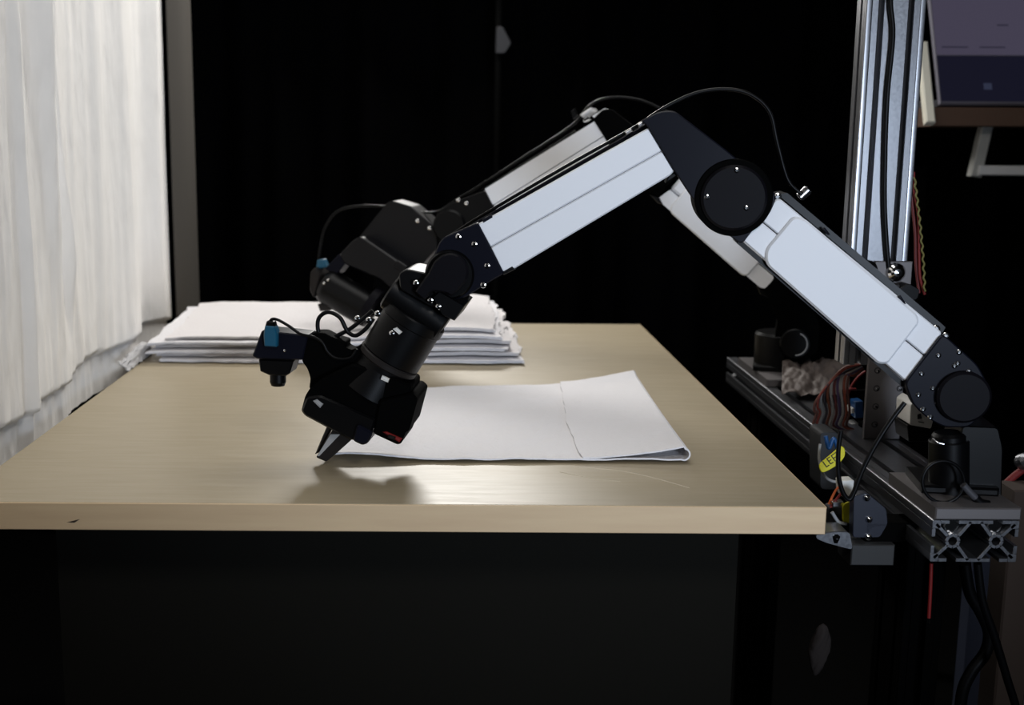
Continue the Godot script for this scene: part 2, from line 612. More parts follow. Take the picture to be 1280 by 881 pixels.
func curtain() -> void:
	var fine := FastNoiseLite.new()
	fine.seed = 12
	fine.frequency = 1.0
	fine.fractal_octaves = 3
	var crease := func(z: float, at: float, w: float) -> float:
		var d: float = (z - at) / w
		return exp(-d * d)
	var f := func(u: float, v: float) -> Vector3:
		var z := lerpf(0.75, -1.032, u)
		var y := lerpf(1.75, 0.722, v)
		var yy := y - TOP
		var x := -0.492
		x += 0.006 * sin(z * 15.0 + 0.6) + 0.009 * fine.get_noise_2d(z * 8.0, y * 0.5)
		x += (0.0036 * fine.get_noise_2d(z * 24.0 + 7.0, y * 2.2 + z * 6.0) + 0.0012 * fine.get_noise_2d(z * 70.0, y * 3.0)) * (1.0 - 0.85 * smoothstep(-0.40, -0.62, z))
		# a sharp crease, then a long pocket of cloth that closes downwards
		x += 0.010 * crease.call(z, -0.300 + 0.012 * yy, 0.010) - 0.016 * crease.call(z, -0.318 + 0.012 * yy, 0.007)
		var pocket := clampf(yy * 2.6 - 0.15, 0.0, 1.0)
		x += 0.022 * crease.call(z, -0.385 - 0.10 * (0.45 - yy), 0.016) * pocket
		x -= 0.034 * crease.call(z, -0.43 - 0.10 * (0.45 - yy), 0.022) * pocket
		x += 0.010 * crease.call(z, -0.455 - 0.08 * (0.45 - yy), 0.010) * clampf(yy * 3.0, 0.0, 1.0)
		x += 0.010 * crease.call(z, -0.47 - 0.25 * (0.25 - yy), 0.02) * clampf(1.0 - absf(yy - 0.17) * 6.0, 0.0, 1.0)
		x += 0.008 * crease.call(z, -0.63, 0.035) * clampf(yy * 2.0, 0.0, 1.0)
		x += 0.007 * crease.call(z, -0.74, 0.03)
		# the far end swells into the room a little
		x -= 0.024 * smoothstep(-0.78, -0.90, z)
		x += 0.030 * smoothstep(-0.90, -1.03, z)
		# below the hem an under-layer hangs a little further back
		var hem := TOP + 0.026 + 0.007 * sin(z * 9.0 + 1.0) + 0.003 * sin(z * 31.0)
		x -= 0.009 * (1.0 - smoothstep(hem - 0.003, hem + 0.001, y))
		return Vector3(x, y, z)
	var c := obj("white_curtain", sheet(f, 420, 240, 0.002), M.curtain)
	var g := func(u: float, v: float) -> Vector3:
		var z := lerpf(-1.036, -1.36, u)
		return Vector3(-0.485 + 0.006 * sin(u * 5.0 + 0.5) - 0.02 * u * u, lerpf(1.9, 0.5, v), z)
	tag(obj("grey_drape", sheet(g, 30, 8, 0.002), mat(grey(72, 69, 65), 0.95, 0.0, 0.1)), "narrow dark grey drape at the far end of the white curtain", "drape")
	tag(c, "creased white cotton curtain hanging along the left edge of the table", "curtain")

# ------------------------------------------------------------------ aluminium profile: cells of 40 mm, slots open on every outer side
func extrusion(st: SurfaceTool, l: float, t: Transform3D) -> void:
	var add := func(a: Vector2, b: Vector2, w: float) -> void:
		var d := (b - a).normalized()
		var n := Vector2(-d.y, d.x) * w * 0.5
		prism(st, PackedVector2Array([a - n, b - n, b + n, a + n]), 0.0, l, 0.0003, t)
	for s in [-1.0, 1.0]:
		var c := Vector2(s * 0.02, 0)
		for k in 8:
			add.call(c + Vector2.from_angle(TAU * k / 8) * 0.0058, c + Vector2.from_angle(TAU * (k + 1) / 8) * 0.0058, 0.0032)
		for sy in [-1.0, 1.0]:
			add.call(c + Vector2(s, sy) * 0.005, c + Vector2(s, sy) * 0.0165, 0.0032)
			add.call(c + Vector2(-s, sy) * 0.005, c + Vector2(-s * 0.0155, sy * 0.0185), 0.0032)
			prism(st, rounded(PackedVector2Array([c + Vector2(s * 0.012, sy * 0.012), c + Vector2(s * 0.02, sy * 0.012), c + Vector2(s * 0.02, sy * 0.02), c + Vector2(s * 0.012, sy * 0.02)]), 0.0015, 3), 0.0, l, 0.0003, t)
			add.call(c + Vector2(s * 0.012, sy * 0.01825), c + Vector2(s * 0.0042, sy * 0.01825), 0.0035)
			add.call(c + Vector2(s * 0.01825, sy * 0.012), c + Vector2(s * 0.01825, sy * 0.0042), 0.0035)
	for sy in [-1.0, 1.0]:
		add.call(Vector2(-0.0158, sy * 0.01825), Vector2(0.0158, sy * 0.01825), 0.0035)

func aluminium_frame() -> void:
	var t := thing("aluminium_frame", "slotted aluminium frame beside the table carrying both robot arms", "frame", Transform3D(Basis(), Vector3(0.4875, 0.0, -0.35)))
	var zo := t.position.z
	var st := mb()
	extrusion(st, 0.83, Transform3D(Basis(), Vector3(0, 0.7245, -0.81 - zo)))
	obj("base_profile", st, M.alu, t)
	# mounting plates under the two arm bases
	for k in 2:
		var z: float = [-0.04, -0.66][k]
		var l: float = [0.12, 0.17][k]
		st = mb()
		box(st, Vector3(0.0015, 0.7505, z - zo), Vector3(0.079, 0.0115, l), 0.0012)
		obj("mounting_plate", st, M.plate, t)
	# nuts in the end of the upper slots
	for s in [-1, 1]:
		st = mb()
		rod(st, Vector3(s * 0.02, 0.7375, 0.369 - 0.02), Vector3(s * 0.02, 0.7375, 0.369 - 0.004), 0.0075, 0.001, 6)
		obj("slot_nut", st, M.chrome, t)
	# the upright, its lower end 6 cm above the profile
	var zp := -0.285
	var p_low := onz(1087, 456, zp)
	var px := (onz(1063.5, 320, zp).x + onz(1134.5, 320, zp).x) / 2 - t.position.x
	st = mb()
	var up := Transform3D(Basis(Vector3.RIGHT * 0.82, Vector3.FORWARD * 0.82, Vector3.UP), Vector3(px, p_low.y, zp - 0.0166 - zo))
	extrusion(st, 1.72 - p_low.y, up)
	obj("upright_profile", st, M.alu, t)
	# joining plate with two rows of holes, bolted to the upright's face
	var pl := onz(1084, 470, zp + 0.004).x - t.position.x
	var pr := onz(1130, 470, zp + 0.004).x - t.position.x
	var ptop := onz(1110, 326, zp).y
	st = mb()
	box(st, Vector3((pl + pr) / 2, (ptop + 0.745) / 2, zp + 0.0025 - zo), Vector3(pr - pl, ptop - 0.745, 0.005), 0.0008)
	obj("joining_plate", st, M.plate, t)
	for r in 4:
		for cx in [[1103, 458], [1130, 468]]:
			var h := onz(1097.0 - r * 1.2 if cx[0] == 1103 else 1126.0 - r * 1.2, 463.0 + r * 22.5, zp + 0.005) - t.position
			st = mb()
			lathe(st, [[0.0, -0.0022], [0.0026, -0.0022], [0.0026, 0.0], [0.0034, 0.0003], [0.0038, 0.0]], h, Vector3.BACK, 16)
			obj("hole", st, M.ink, t)
			st = mb()
			lathe(st, [[0.0016, 0.0], [0.0016, 0.0006], [0.0, 0.0008]], h + Vector3(0.0006, -0.0006, 0), Vector3.BACK, 12)
			obj("screw_tip", st, M.chrome, t)
	for b in [[1119, 340, 0.011], [1085, 336, 0.010]]:
		var h := onz(b[0], b[1], zp + 0.005) - t.position
		st = mb()
		var r: float = b[2]
		lathe(st, [[r, 0.0], [r, 0.002], [r * 0.92, 0.005], [r * 0.7, 0.0085], [r * 0.4, 0.0105], [0.0, 0.011]], h, Vector3.BACK, 28)
		obj("bolt", st, M.chrome if b[0] == 1119 else M.black, t)
	# legs of the frame, in the dark
	for z in [-0.12, -0.7]:
		st = mb()
		extrusion(st, 0.7045, Transform3D(Basis(Vector3.BACK, Vector3.LEFT, Vector3.UP).orthonormalized() * Basis(), Vector3(0, 0, z - zo)) * Transform3D(Basis(Vector3.RIGHT, Vector3.UP, Vector3.BACK), Vector3.ZERO))
		obj("leg_profile", st, M.dull, t)
	# clamp tongue reaching under the table, and the block it is bolted to
	var zc := -0.03
	st = mb()
	var pts := PackedVector2Array()
	for v in [Vector2(1020, 669), Vector2(1043, 665), Vector2(1062, 665), Vector2(1066, 687), Vector2(1050, 683), Vector2(1032, 678), Vector2(1021, 673)]:
		var w := onz(v.x, v.y, zc)
		pts.append(Vector2(w.x - t.position.x, w.y))
	prism(st, rounded(pts, 0.004), zc - 0.03 - zo, zc - zo, 0.003)
	obj("clamp_tongue", st, M.alu, t)
	var bc := onz(1091, 694, zc) - t.position
	st = mb()
	box(st, Vector3(bc.x, bc.y, bc.z - 0.02), Vector3(0.042, 0.021, 0.04), 0.001)
	obj("clamp_block", st, mat(grey(52, 52, 52), 0.6, 0.3), t)
	st = mb()
	box(st, Vector3(bc.x + 0.02, 0.712, bc.z - 0.025), Vector3(0.05, 0.02, 0.03), 0.001)
	obj("clamp_arm", st, M.dull, t)
	var sb := onz(1045, 677, zc) - t.position
	st = mb()
	rod(st, sb + Vector3(0, -0.002, -0.004), sb + Vector3(0, 0.006, 0.002), 0.0035, 0.0006, 6)
	obj("clamp_screw", st, M.black, t)
	# cable hanging down the face of the upright
	st = mb()
	var cp := []
	for v in [Vector2(1120, -180), Vector2(1116, -60), Vector2(1113, 0), Vector2(1116, 45), Vector2(1109, 120), Vector2(1106, 200), Vector2(1106, 270), Vector2(1112, 345), Vector2(1120, 372)]:
		cp.append(onz(v.x, v.y, zp + 0.0055))
	tube(st, cp, 0.0028)
	tag(obj("hanging_cable", st, M.cable), "thin black cable hanging down the slotted face of the upright aluminium profile", "cable")

# ------------------------------------------------------------------ arms
func arm_base(t: Node3D, px0: float, px1: float, py0: float, py1: float) -> void:
	pass

func near_arm() -> void:
	frame = Transform3D(Basis(Vector3.UP, deg_to_rad(-8.2)), Vector3(0.4875, 0.7565, -0.055))
	var t := thing("robot_arm", "nearer robot arm with white link covers, its black gripper touching the spread cloth", "robot arm", frame, "robot arms on the aluminium frame")
	var d := 0.034
	var st := mb()
	lathe(st, [[0, 0], [0.004, 0], [0.0042, 0.0006], [0.0036, 0.0016], [0.002, 0.0021], [0.0019, 0.0008], [0, 0.0008]], Vector3.ZERO, Vector3.BACK, 14)
	screw_mesh = st.commit()
	# base: foot, housing, yaw motor
	st = mb()
	box(st, Vector3(0.006, 0.004, 0), Vector3(0.07, 0.008, 0.07), 0.002)
	obj("foot", st, M.black, t)
	slab("base_housing", [1203, 532, 1248, 534, 1254, 560, 1252, 628, 1196, 630, 1198, 560], -0.032, 0.024, M.black, t, 0.004)
	st = mb()
	var m0 := q3(1186, 616, 0.018)
	var m1 := q3(1186, 540, 0.018)
	var ml := m0.distance_to(m1)
	lathe(st, [[0, 0], [0.0175, 0], [0.0185, 0.002], [0.0185, ml * 0.86], [0.0175, ml * 0.88], [0.0155, ml * 0.88], [0.0155, ml - 0.003], [0.013, ml], [0, ml]], m0, m1 - m0, 40)
	obj("yaw_motor", st, M.black, t)
	st = mb()
	tube(st, [q3(1166, 548, 0.034), q3(1172, 553, 0.0365), q3(1180, 555, 0.037)], 0.0015)
	obj("motor_rim", st, M.steel, t)
	# shoulder
	slab("shoulder_bracket", [1179, 417, 1131, 479, 1141, 505, 1158, 522, 1180, 534, 1212, 534, 1230, 515, 1236, 482, 1222, 456, 1200, 436], 0.022, 0.036, M.navy, t, 0.006)
	slab("shoulder_bracket", [1179, 417, 1131, 479, 1141, 505, 1158, 522, 1180, 534, 1212, 534, 1230, 515, 1236, 482, 1222, 456, 1200, 436], -0.036, -0.022, M.navy, t, 0.006)
	st = mb()
	var sc := q(1203, 495, 0.036)
	prism(st, circle(sc, 0.0245), -0.036, 0.044, 0.0025)
	obj("shoulder_motor", st, M.cap, t)
	screws([1173, 444, 1152, 467, 1148, 493, 1166, 485, 1172, 504, 1199, 440, 1197, 454, 1193, 457, 1211, 464, 1226, 482, 1154, 511, 1163, 521], 0.036, t, 0.62)
	# upper arm: white shell in two halves, raised cover, black rails along its edges
	slab("upper_arm_shell", [970, 249, 976, 249, 1178, 416, 1157, 445, 950, 274, 958, 262], -0.03, 0.03, M.white, t, 0.003, 0.0012)
	slab("upper_arm_shell", [949, 275, 1156, 446, 1133, 477, 930, 302, 928, 297, 938, 288], -0.03, 0.03, M.white, t, 0.003, 0.0012)
	slab("upper_arm_cover", [957, 312, 992, 270, 1006, 273, 1147, 393, 1150, 403, 1110, 455, 1098, 455, 957, 330], 0.026, 0.0335, M.white, t, 0.010, 0.002)
	slab("upper_arm_rail", [972, 243, 984, 241, 1182, 409, 1178, 416], -0.024, 0.024, M.black, t, 0.001, 0.002)
	slab("upper_arm_rail", [926, 300, 1132, 479, 1128, 484, 921, 304], -0.024, 0.024, M.black, t, 0.001, 0.002)
	slab("shell_clip", [1027, 286, 1031, 284, 1038, 293, 1035, 294], 0.0295, 0.0325, M.navy, t)
	slab("shell_clip", [1122, 371, 1126, 369, 1133, 380, 1130, 381], 0.0295, 0.0325, M.navy, t)
	st = mb()
	rod(st, q3(999, 247, 0.0), q3(1011, 236, 0.0), 0.0045)
	obj("cable_plug", st, M.steel, t)
	screws([1182, 420, 1170, 411, 972, 246], 0.026, t, 0.9)
	# elbow: two plates, motor between them, round cover in front
	for s in 2:
		var z0: float = 0.022 if s else -d
		slab("elbow_plate", [809, 157, 800, 151, 824, 139, 843, 138, 906, 186, 962, 232, 971, 247, 962, 268, 945, 283, 927, 306, 904, 289, 880, 266, 864, 246, 845, 217], z0, z0 + 0.012, M.navy, t, 0.005)
	st = mb()
	var ec := q(917, 247, d)
	prism(st, circle(ec, 0.036, 56), -d - 0.004, d + 0.0015, 0.001)
	obj("elbow_motor", st, M.dull, t)
	st = mb()
	prism(st, circle(ec, 0.0305, 56), d, d + 0.0065, 0.0025)
	obj("elbow_cover", st, M.cap, t)
	screws([921, 213, 884, 246, 933, 260], d + 0.0065, t, 0.62)
	# forearm: white shell in two halves with a seam, top rail and its bracket tabs
	slab("forearm_shell", [597, 280, 811, 159.5, 828.2, 188, 612.7, 309], -0.03, 0.03, M.white, t, 0.002, 0.0012)
	slab("forearm_shell", [613, 309.5, 828.5, 188.5, 843, 213, 838, 219, 634, 341, 628, 340], -0.03, 0.03, M.white, t, 0.002, 0.0012)
	slab("forearm_core", [605, 284, 812, 168, 832, 210, 632, 328], -0.026, 0.026, M.dull, t)
	slab("forearm_rail", [590, 279, 812, 152, 814, 157, 596, 281], -0.024, 0.012, M.navy, t, 0.0, 0.001)
	slab("rail_tab", [781, 165, 789, 160, 791, 164, 783, 169], 0.0, 0.024, M.steel, t)
	slab("rail_tab", [797, 155, 807, 149, 809, 154, 799, 160], 0.0, 0.024, M.steel, t)
	slab("rail_tab", [602, 274, 614, 268, 616, 272, 604, 279], 0.0, 0.031, M.navy, t)
	slab("shell_foot", [626, 341, 640, 333, 644, 337, 630, 344], -0.02, 0.0315, M.black, t)
	slab("shell_foot", [836, 219, 845, 214, 848, 219, 832, 229], -0.02, 0.028, M.black, t)
	cable("arm_cable", [555, 300, 575, 287, 600, 271, 700, 212, 790, 161, 830, 135, 868, 117, 905, 111.5, 938, 118, 962, 140, 972, 180, 985, 225, 1003, 243], 0.004, 0.0017, M.cable, t)
	# wrist: plates with screws, pitch joint cap
	for s in 2:
		var z0: float = 0.02 if s else -0.032
		slab("wrist_plate", [597, 278, 630, 342, 611, 353, 583, 371, 556, 378, 528, 352, 549, 303, 554, 297], z0, z0 + 0.012, M.navy, t, 0.002)
	screws([573, 296, 593, 305, 609, 332, 604, 356], 0.032, t, 0.75)
	st = mb()
	prism(st, circle(q(562, 343, 0.032), 0.0245, 48), -0.036, 0.034, 0.002)
	obj("wrist_motor", st, M.black, t)
	slab("wrist_fork", [518, 365, 536, 340, 542, 327, 552, 318.5, 563, 316, 574, 319, 582, 327, 585.5, 339, 583, 351, 565, 371, 556, 366, 540, 364, 530, 376], 0.034, 0.043, M.cap, t, 0.003, 0.0018)
	slab("wrist_block", [540, 372, 549, 363, 581, 382, 568, 401, 552, 394], -0.03, 0.036, M.black, t, 0.001)
	screws([548, 383, 520, 354, 538, 375], 0.0365, t, 0.75)
	slab("wrist_housing", [498, 341, 510, 336, 549, 345, 560, 372, 540, 385, 500, 362], -0.032, 0.03, M.black, t, 0.004)
	# yaw joint: a lying drum, below it the roll motor on the gripper's axis
	drum("yaw_drum", 489, 361, 556, 408, 0.0, [[0, 0], [0.019, 0], [0.0215, 0.03], [0.0215, 0.97], [0.019, 1.0], [0, 1.0]], M.black, t)
	drum("roll_motor", 521, 392, 488, 447, 0.0, [[0, 0], [0.0325, 0], [0.0335, 0.03], [0.0335, 0.2], [0.032, 0.22], [0.032, 0.96], [0.030, 1.0], [0, 1.0]], M.black, t)
	drum("roll_flange", 488, 446, 483.5, 453.5, 0.0, [[0, 0], [0.031, 0], [0.0325, 0.2], [0.0325, 0.8], [0.031, 1], [0, 1]], M.grip, t)
	drum("gripper_neck", 484, 452, 463, 487, 0.0, [[0, 0], [0.0295, 0], [0.0295, 0.2], [0.034, 1.0], [0, 1.0]], M.black, t)
	slab("motor_label", [491, 411, 496, 409, 503, 415, 499, 418], 0.0325, 0.0335, M.ivory, t)
	slab("motor_label", [478, 469, 487, 473, 485, 478, 476, 474], 0.0335, 0.0345, M.ivory, t)
	screws([490, 417, 461, 400, 472, 392, 447, 398], 0.033, t, 0.75)
	# gripper body with its rails
	slab("gripper_body", [388, 484, 400, 474, 440, 455, 470, 462, 514, 482, 513, 494, 505, 540, 460, 533, 409, 534, 380, 519, 376, 514, 381, 495], -0.030, 0.028, M.dull, t, 0.003, 0.002)
	slab("gripper_rail", [383, 496, 400, 494, 470, 524, 463, 546, 440, 551, 409, 535, 380, 519.5, 376, 513], -0.022, 0.033, M.black, t, 0.004, 0.002)
	slab("gripper_knob", [446, 530, 466, 541, 460, 554, 453, 557, 440, 551], 0.0, 0.038, M.navy, t, 0.004, 0.002)
	slab("gripper_end", [474, 500, 514, 491, 522, 498, 511, 539, 507, 540, 501, 555, 496, 556, 466, 542], -0.034, 0.034, M.dull, t, 0.003, 0.002)
	slab("signal_strip", [478, 540, 483, 539, 503, 548, 499, 553], 0.033, 0.0348, M.red, t)
	slab("strip_label", [486, 543, 495, 546, 493, 550, 484, 547], 0.0345, 0.0356, M.grip, t)
	slab("gripper_label", [391, 501, 396, 499, 404, 505, 400, 510], 0.0325, 0.0342, M.wire_grey, t)
	# two closed fingers
	slab("finger", [409, 531, 416, 533, 398, 566, 393.5, 568], -0.008, 0.004, M.grip, t, 0.001)
	slab("finger", [418, 533, 440, 549, 420, 567, 408, 577, 395, 571.5], -0.010, 0.012, M.grip, t, 0.002, 0.003)
	slab("finger_pad", [413, 543, 425, 543, 399, 570, 396.5, 569.5], -0.006, 0.0135, M.wire_grey, t, 0.0005, 0.001)
	# camera on its bracket
	slab("camera_bracket", [377, 451, 379, 425, 391, 416, 405, 416, 416, 422, 433, 427, 431, 434, 440, 438, 452, 430, 466, 450, 440, 500, 386, 486, 388, 473, 384, 461], -0.012, 0.012, M.dull, t, 0.003)
	slab("camera_plate", [327, 413, 385, 419, 378, 450, 321, 448.5, 315, 445], -0.02, 0.014, M.navy, t, 0.002)
	slab("camera_body", [323, 449, 367, 451, 362, 467, 357, 470, 336, 469, 325, 464], -0.018, 0.010, M.black, t, 0.001)
	st = mb()
	var l0 := q3(347.5, 466, -0.002)
	var l1 := q3(347.5, 482, -0.002)
	var ll := l0.distance_to(l1)
	lathe(st, [[0, 0], [0.0085, 0], [0.0085, ll * 0.7], [0.007, ll * 0.98], [0.0055, ll], [0.0052, ll * 0.9], [0, ll * 0.9]], l0, l1 - l0, 28)
	obj("camera_lens", st, M.black, t)
	slab("camera_connector", [331, 407, 343, 408, 346, 418, 346, 434, 330, 433, 329, 418], 0.008, 0.021, M.teal, t, 0.0015)
	slab("connector_cap", [333, 401, 342, 402, 344, 409, 331, 408], 0.009, 0.019, M.black, t, 0.0015)
	screws([356, 438, 388, 491], 0.0145, t, 0.4)
	cable("camera_cable", [337, 404, 340, 399, 348, 400, 362, 408, 375, 417, 391, 421, 403, 428, 410, 440, 421, 448, 438, 447, 446, 436], 0.016, 0.0016, M.cable, t)
	cable("camera_cable", [404, 440, 402, 425, 397.5, 412, 398, 399, 405, 391.5, 414, 390.5, 425, 397, 431, 408, 436, 416, 446, 419, 458, 410, 467, 398], 0.004, 0.0022, M.cable, t)
	cable("camera_cable", [408, 426, 418, 421, 436, 412, 452, 400, 466, 388], 0.0, 0.0022, M.cable, t)

func far_arm() -> void:
	frame = Transform3D(Basis(Vector3.UP, deg_to_rad(-15.0)), Vector3(0.4875, 0.7565, -0.66))
	var t := thing("robot_arm", "farther robot arm behind, its black gripper held above the stacked cloths", "robot arm", frame, "robot arms on the aluminium frame")
	var st := mb()
	box(st, Vector3(0, 0.004, 0), Vector3(0.07, 0.008, 0.07), 0.002)
	obj("foot", st, M.black, t)
	st = mb()
	lathe(st, [[0, 0.006], [0.035, 0.006], [0.035, 0.05], [0.032, 0.054], [0, 0.054]], Vector3.ZERO, Vector3.UP, 40)
	obj("yaw_motor", st, M.black, t)
	# shoulder, with the pale rim of its motor
	slab("shoulder_bracket", [955, 362, 980, 336, 1012, 372, 1026, 410, 1022, 440, 1000, 456, 975, 452, 965, 440, 972, 400], -0.034, 0.034, M.dull, t, 0.005)
	st = mb()
	var sc := q(994, 429, 0.034)
	prism(st, circle(sc, 0.022), 0.03, 0.042, 0.002)
	obj("shoulder_motor", st, M.black, t)
	st = mb()
	var arc := []
	for k in 9:
		var a := lerpf(-1.5, 1.2, k / 8.0)
		arc.append(Vector3(sc.x + 0.0165 * cos(a), sc.y + 0.0165 * sin(a), 0.0425))
	tube(st, arc, 0.0011)
	obj("motor_rim", st, M.wire_grey, t)
	# upper arm
	slab("upper_arm_shell", [850, 222, 980, 333, 969, 346, 838, 236], -0.03, 0.03, M.white, t, 0.004, 0.004)
	slab("upper_arm_shell", [837, 237, 968, 347, 958, 360, 951, 360, 822, 250, 824, 247], -0.03, 0.03, M.white, t, 0.004, 0.007)
	slab("upper_arm_cover", [838, 258, 858, 235, 866, 238, 955, 314, 957, 320, 934, 345, 927, 344, 838, 266], 0.026, 0.0335, M.white, t, 0.010, 0.002)
	slab("upper_arm_foot", [812, 243, 824, 246, 829, 256, 822, 254], -0.026, 0.031, M.black, t)
	slab("upper_arm_foot", [946, 358, 956, 362, 960, 372, 950, 368], -0.026, 0.0, M.black, t)
	# elbow
	for s in 2:
		var z0: float = 0.022 if s else -0.034
		slab("elbow_plate", [741, 149, 753, 137, 764, 136, 800, 164, 838, 196, 846, 208, 838, 224, 822, 246, 806, 236, 784, 212, 770, 194], z0, z0 + 0.012, M.dull, t, 0.005)
	st = mb()
	prism(st, circle(q(812, 210, 0.034), 0.034, 48), -0.036, 0.038, 0.002)
	obj("elbow_motor", st, M.dull, t)
	slab("elbow_tab", [724, 143, 738, 134, 741, 138, 728, 147], -0.03, 0.03, M.satin, t, 0.001, 0.004)
	slab("elbow_tab", [740, 145, 756, 135, 759, 140, 745, 149], -0.03, 0.03, M.satin, t, 0.001, 0.004)
	slab("elbow_tab", [728, 150, 734, 145, 737, 149, 731, 153], 0.0, 0.03, M.chrome, t, 0.001)
	slab("cable_plug", [713, 139, 718, 135, 722, 145, 716, 149], -0.006, 0.006, M.black, t)
	# forearm
	slab("forearm_shell", [606, 236, 744, 151, 755, 169, 616, 256], -0.032, 0.030, M.white, t, 0.001, 0.009)
	slab("forearm_shell", [616.5, 257, 755.5, 170, 767, 191, 628, 277], -0.032, 0.030, M.white, t, 0.002, 0.0012)
	slab("forearm_rail", [601, 237, 718, 163, 720, 166, 606, 237.5], -0.026, -0.016, M.black, t, 0.0, 0.001)
	cable("arm_cable", [398, 326, 401, 306, 407, 283, 422, 264, 448, 257.5, 486, 258.5, 530, 265, 548, 264, 563, 255, 575, 247, 600, 232, 660, 193, 715, 157, 738, 131, 764, 122, 800, 125, 835, 140], -0.018, 0.0021, M.cable, t)
	# wrist
	for s in 2:
		var z0: float = 0.02 if s else -0.032
		slab("wrist_plate", [606, 238, 626, 277, 606, 290, 575, 305, 548, 300, 540, 285, 547, 264, 572, 250], z0, z0 + 0.012, M.black, t, 0.002)
	st = mb()
	prism(st, circle(q(562, 283, 0.032), 0.026, 40), -0.038, 0.036, 0.003)
	obj("wrist_motor", st, M.black, t)
	screws([573, 250, 583, 254, 522, 276, 537, 285], 0.034, t, 0.8)
	# hand: motor box, mounting block, roll motor pointing left, its camera
	slab("motor_box", [484, 253, 489, 251, 512, 258, 545, 285, 546, 310, 512, 345, 447, 299], -0.045, 0.012, M.gloss, t, 0.003, 0.008)
	slab("hand_block", [441, 300, 449, 296, 456, 298, 509, 334, 488, 361, 474, 348, 430, 330, 424, 318], -0.03, 0.042, M.gloss, t, 0.006, 0.002)
	slab("hand_tab", [497, 325, 509, 333, 503, 341, 491, 333], -0.018, 0.044, M.gloss, t, 0.001)
	slab("hand_bracket", [424, 317, 436, 324, 420, 344, 406, 336], 0.0, 0.036, M.navy, t, 0.003)
	drum("roll_motor", 405, 355, 465, 390, 0.03, [[0, 0], [0.024, 0], [0.0275, 0.06], [0.0285, 0.1], [0.0285, 0.9], [0.0265, 1.0], [0, 1.0]], M.black, t)
	drum("roll_flange", 462, 379, 470, 384, 0.03, [[0, 0], [0.031, 0], [0.031, 1.0], [0, 1.0]], M.cap, t)
	slab("wrist_link", [468, 340, 500, 345, 530, 330, 548, 345, 505, 385, 462, 396], -0.01, 0.03, M.dull, t, 0.004)
	slab("camera_plate", [388, 340, 394, 334, 400, 345, 392, 372, 387, 362], 0.0, 0.05, M.grip, t, 0.002)
	slab("camera_body", [397, 380, 412, 381, 413, 388, 400, 389], 0.01, 0.04, M.grip, t, 0.001)
	slab("camera_connector", [396, 325, 404, 324, 408, 334, 395, 337], 0.02, 0.036, M.teal, t, 0.002)
	screws([410, 350, 405, 354], 0.058, t, 0.5)

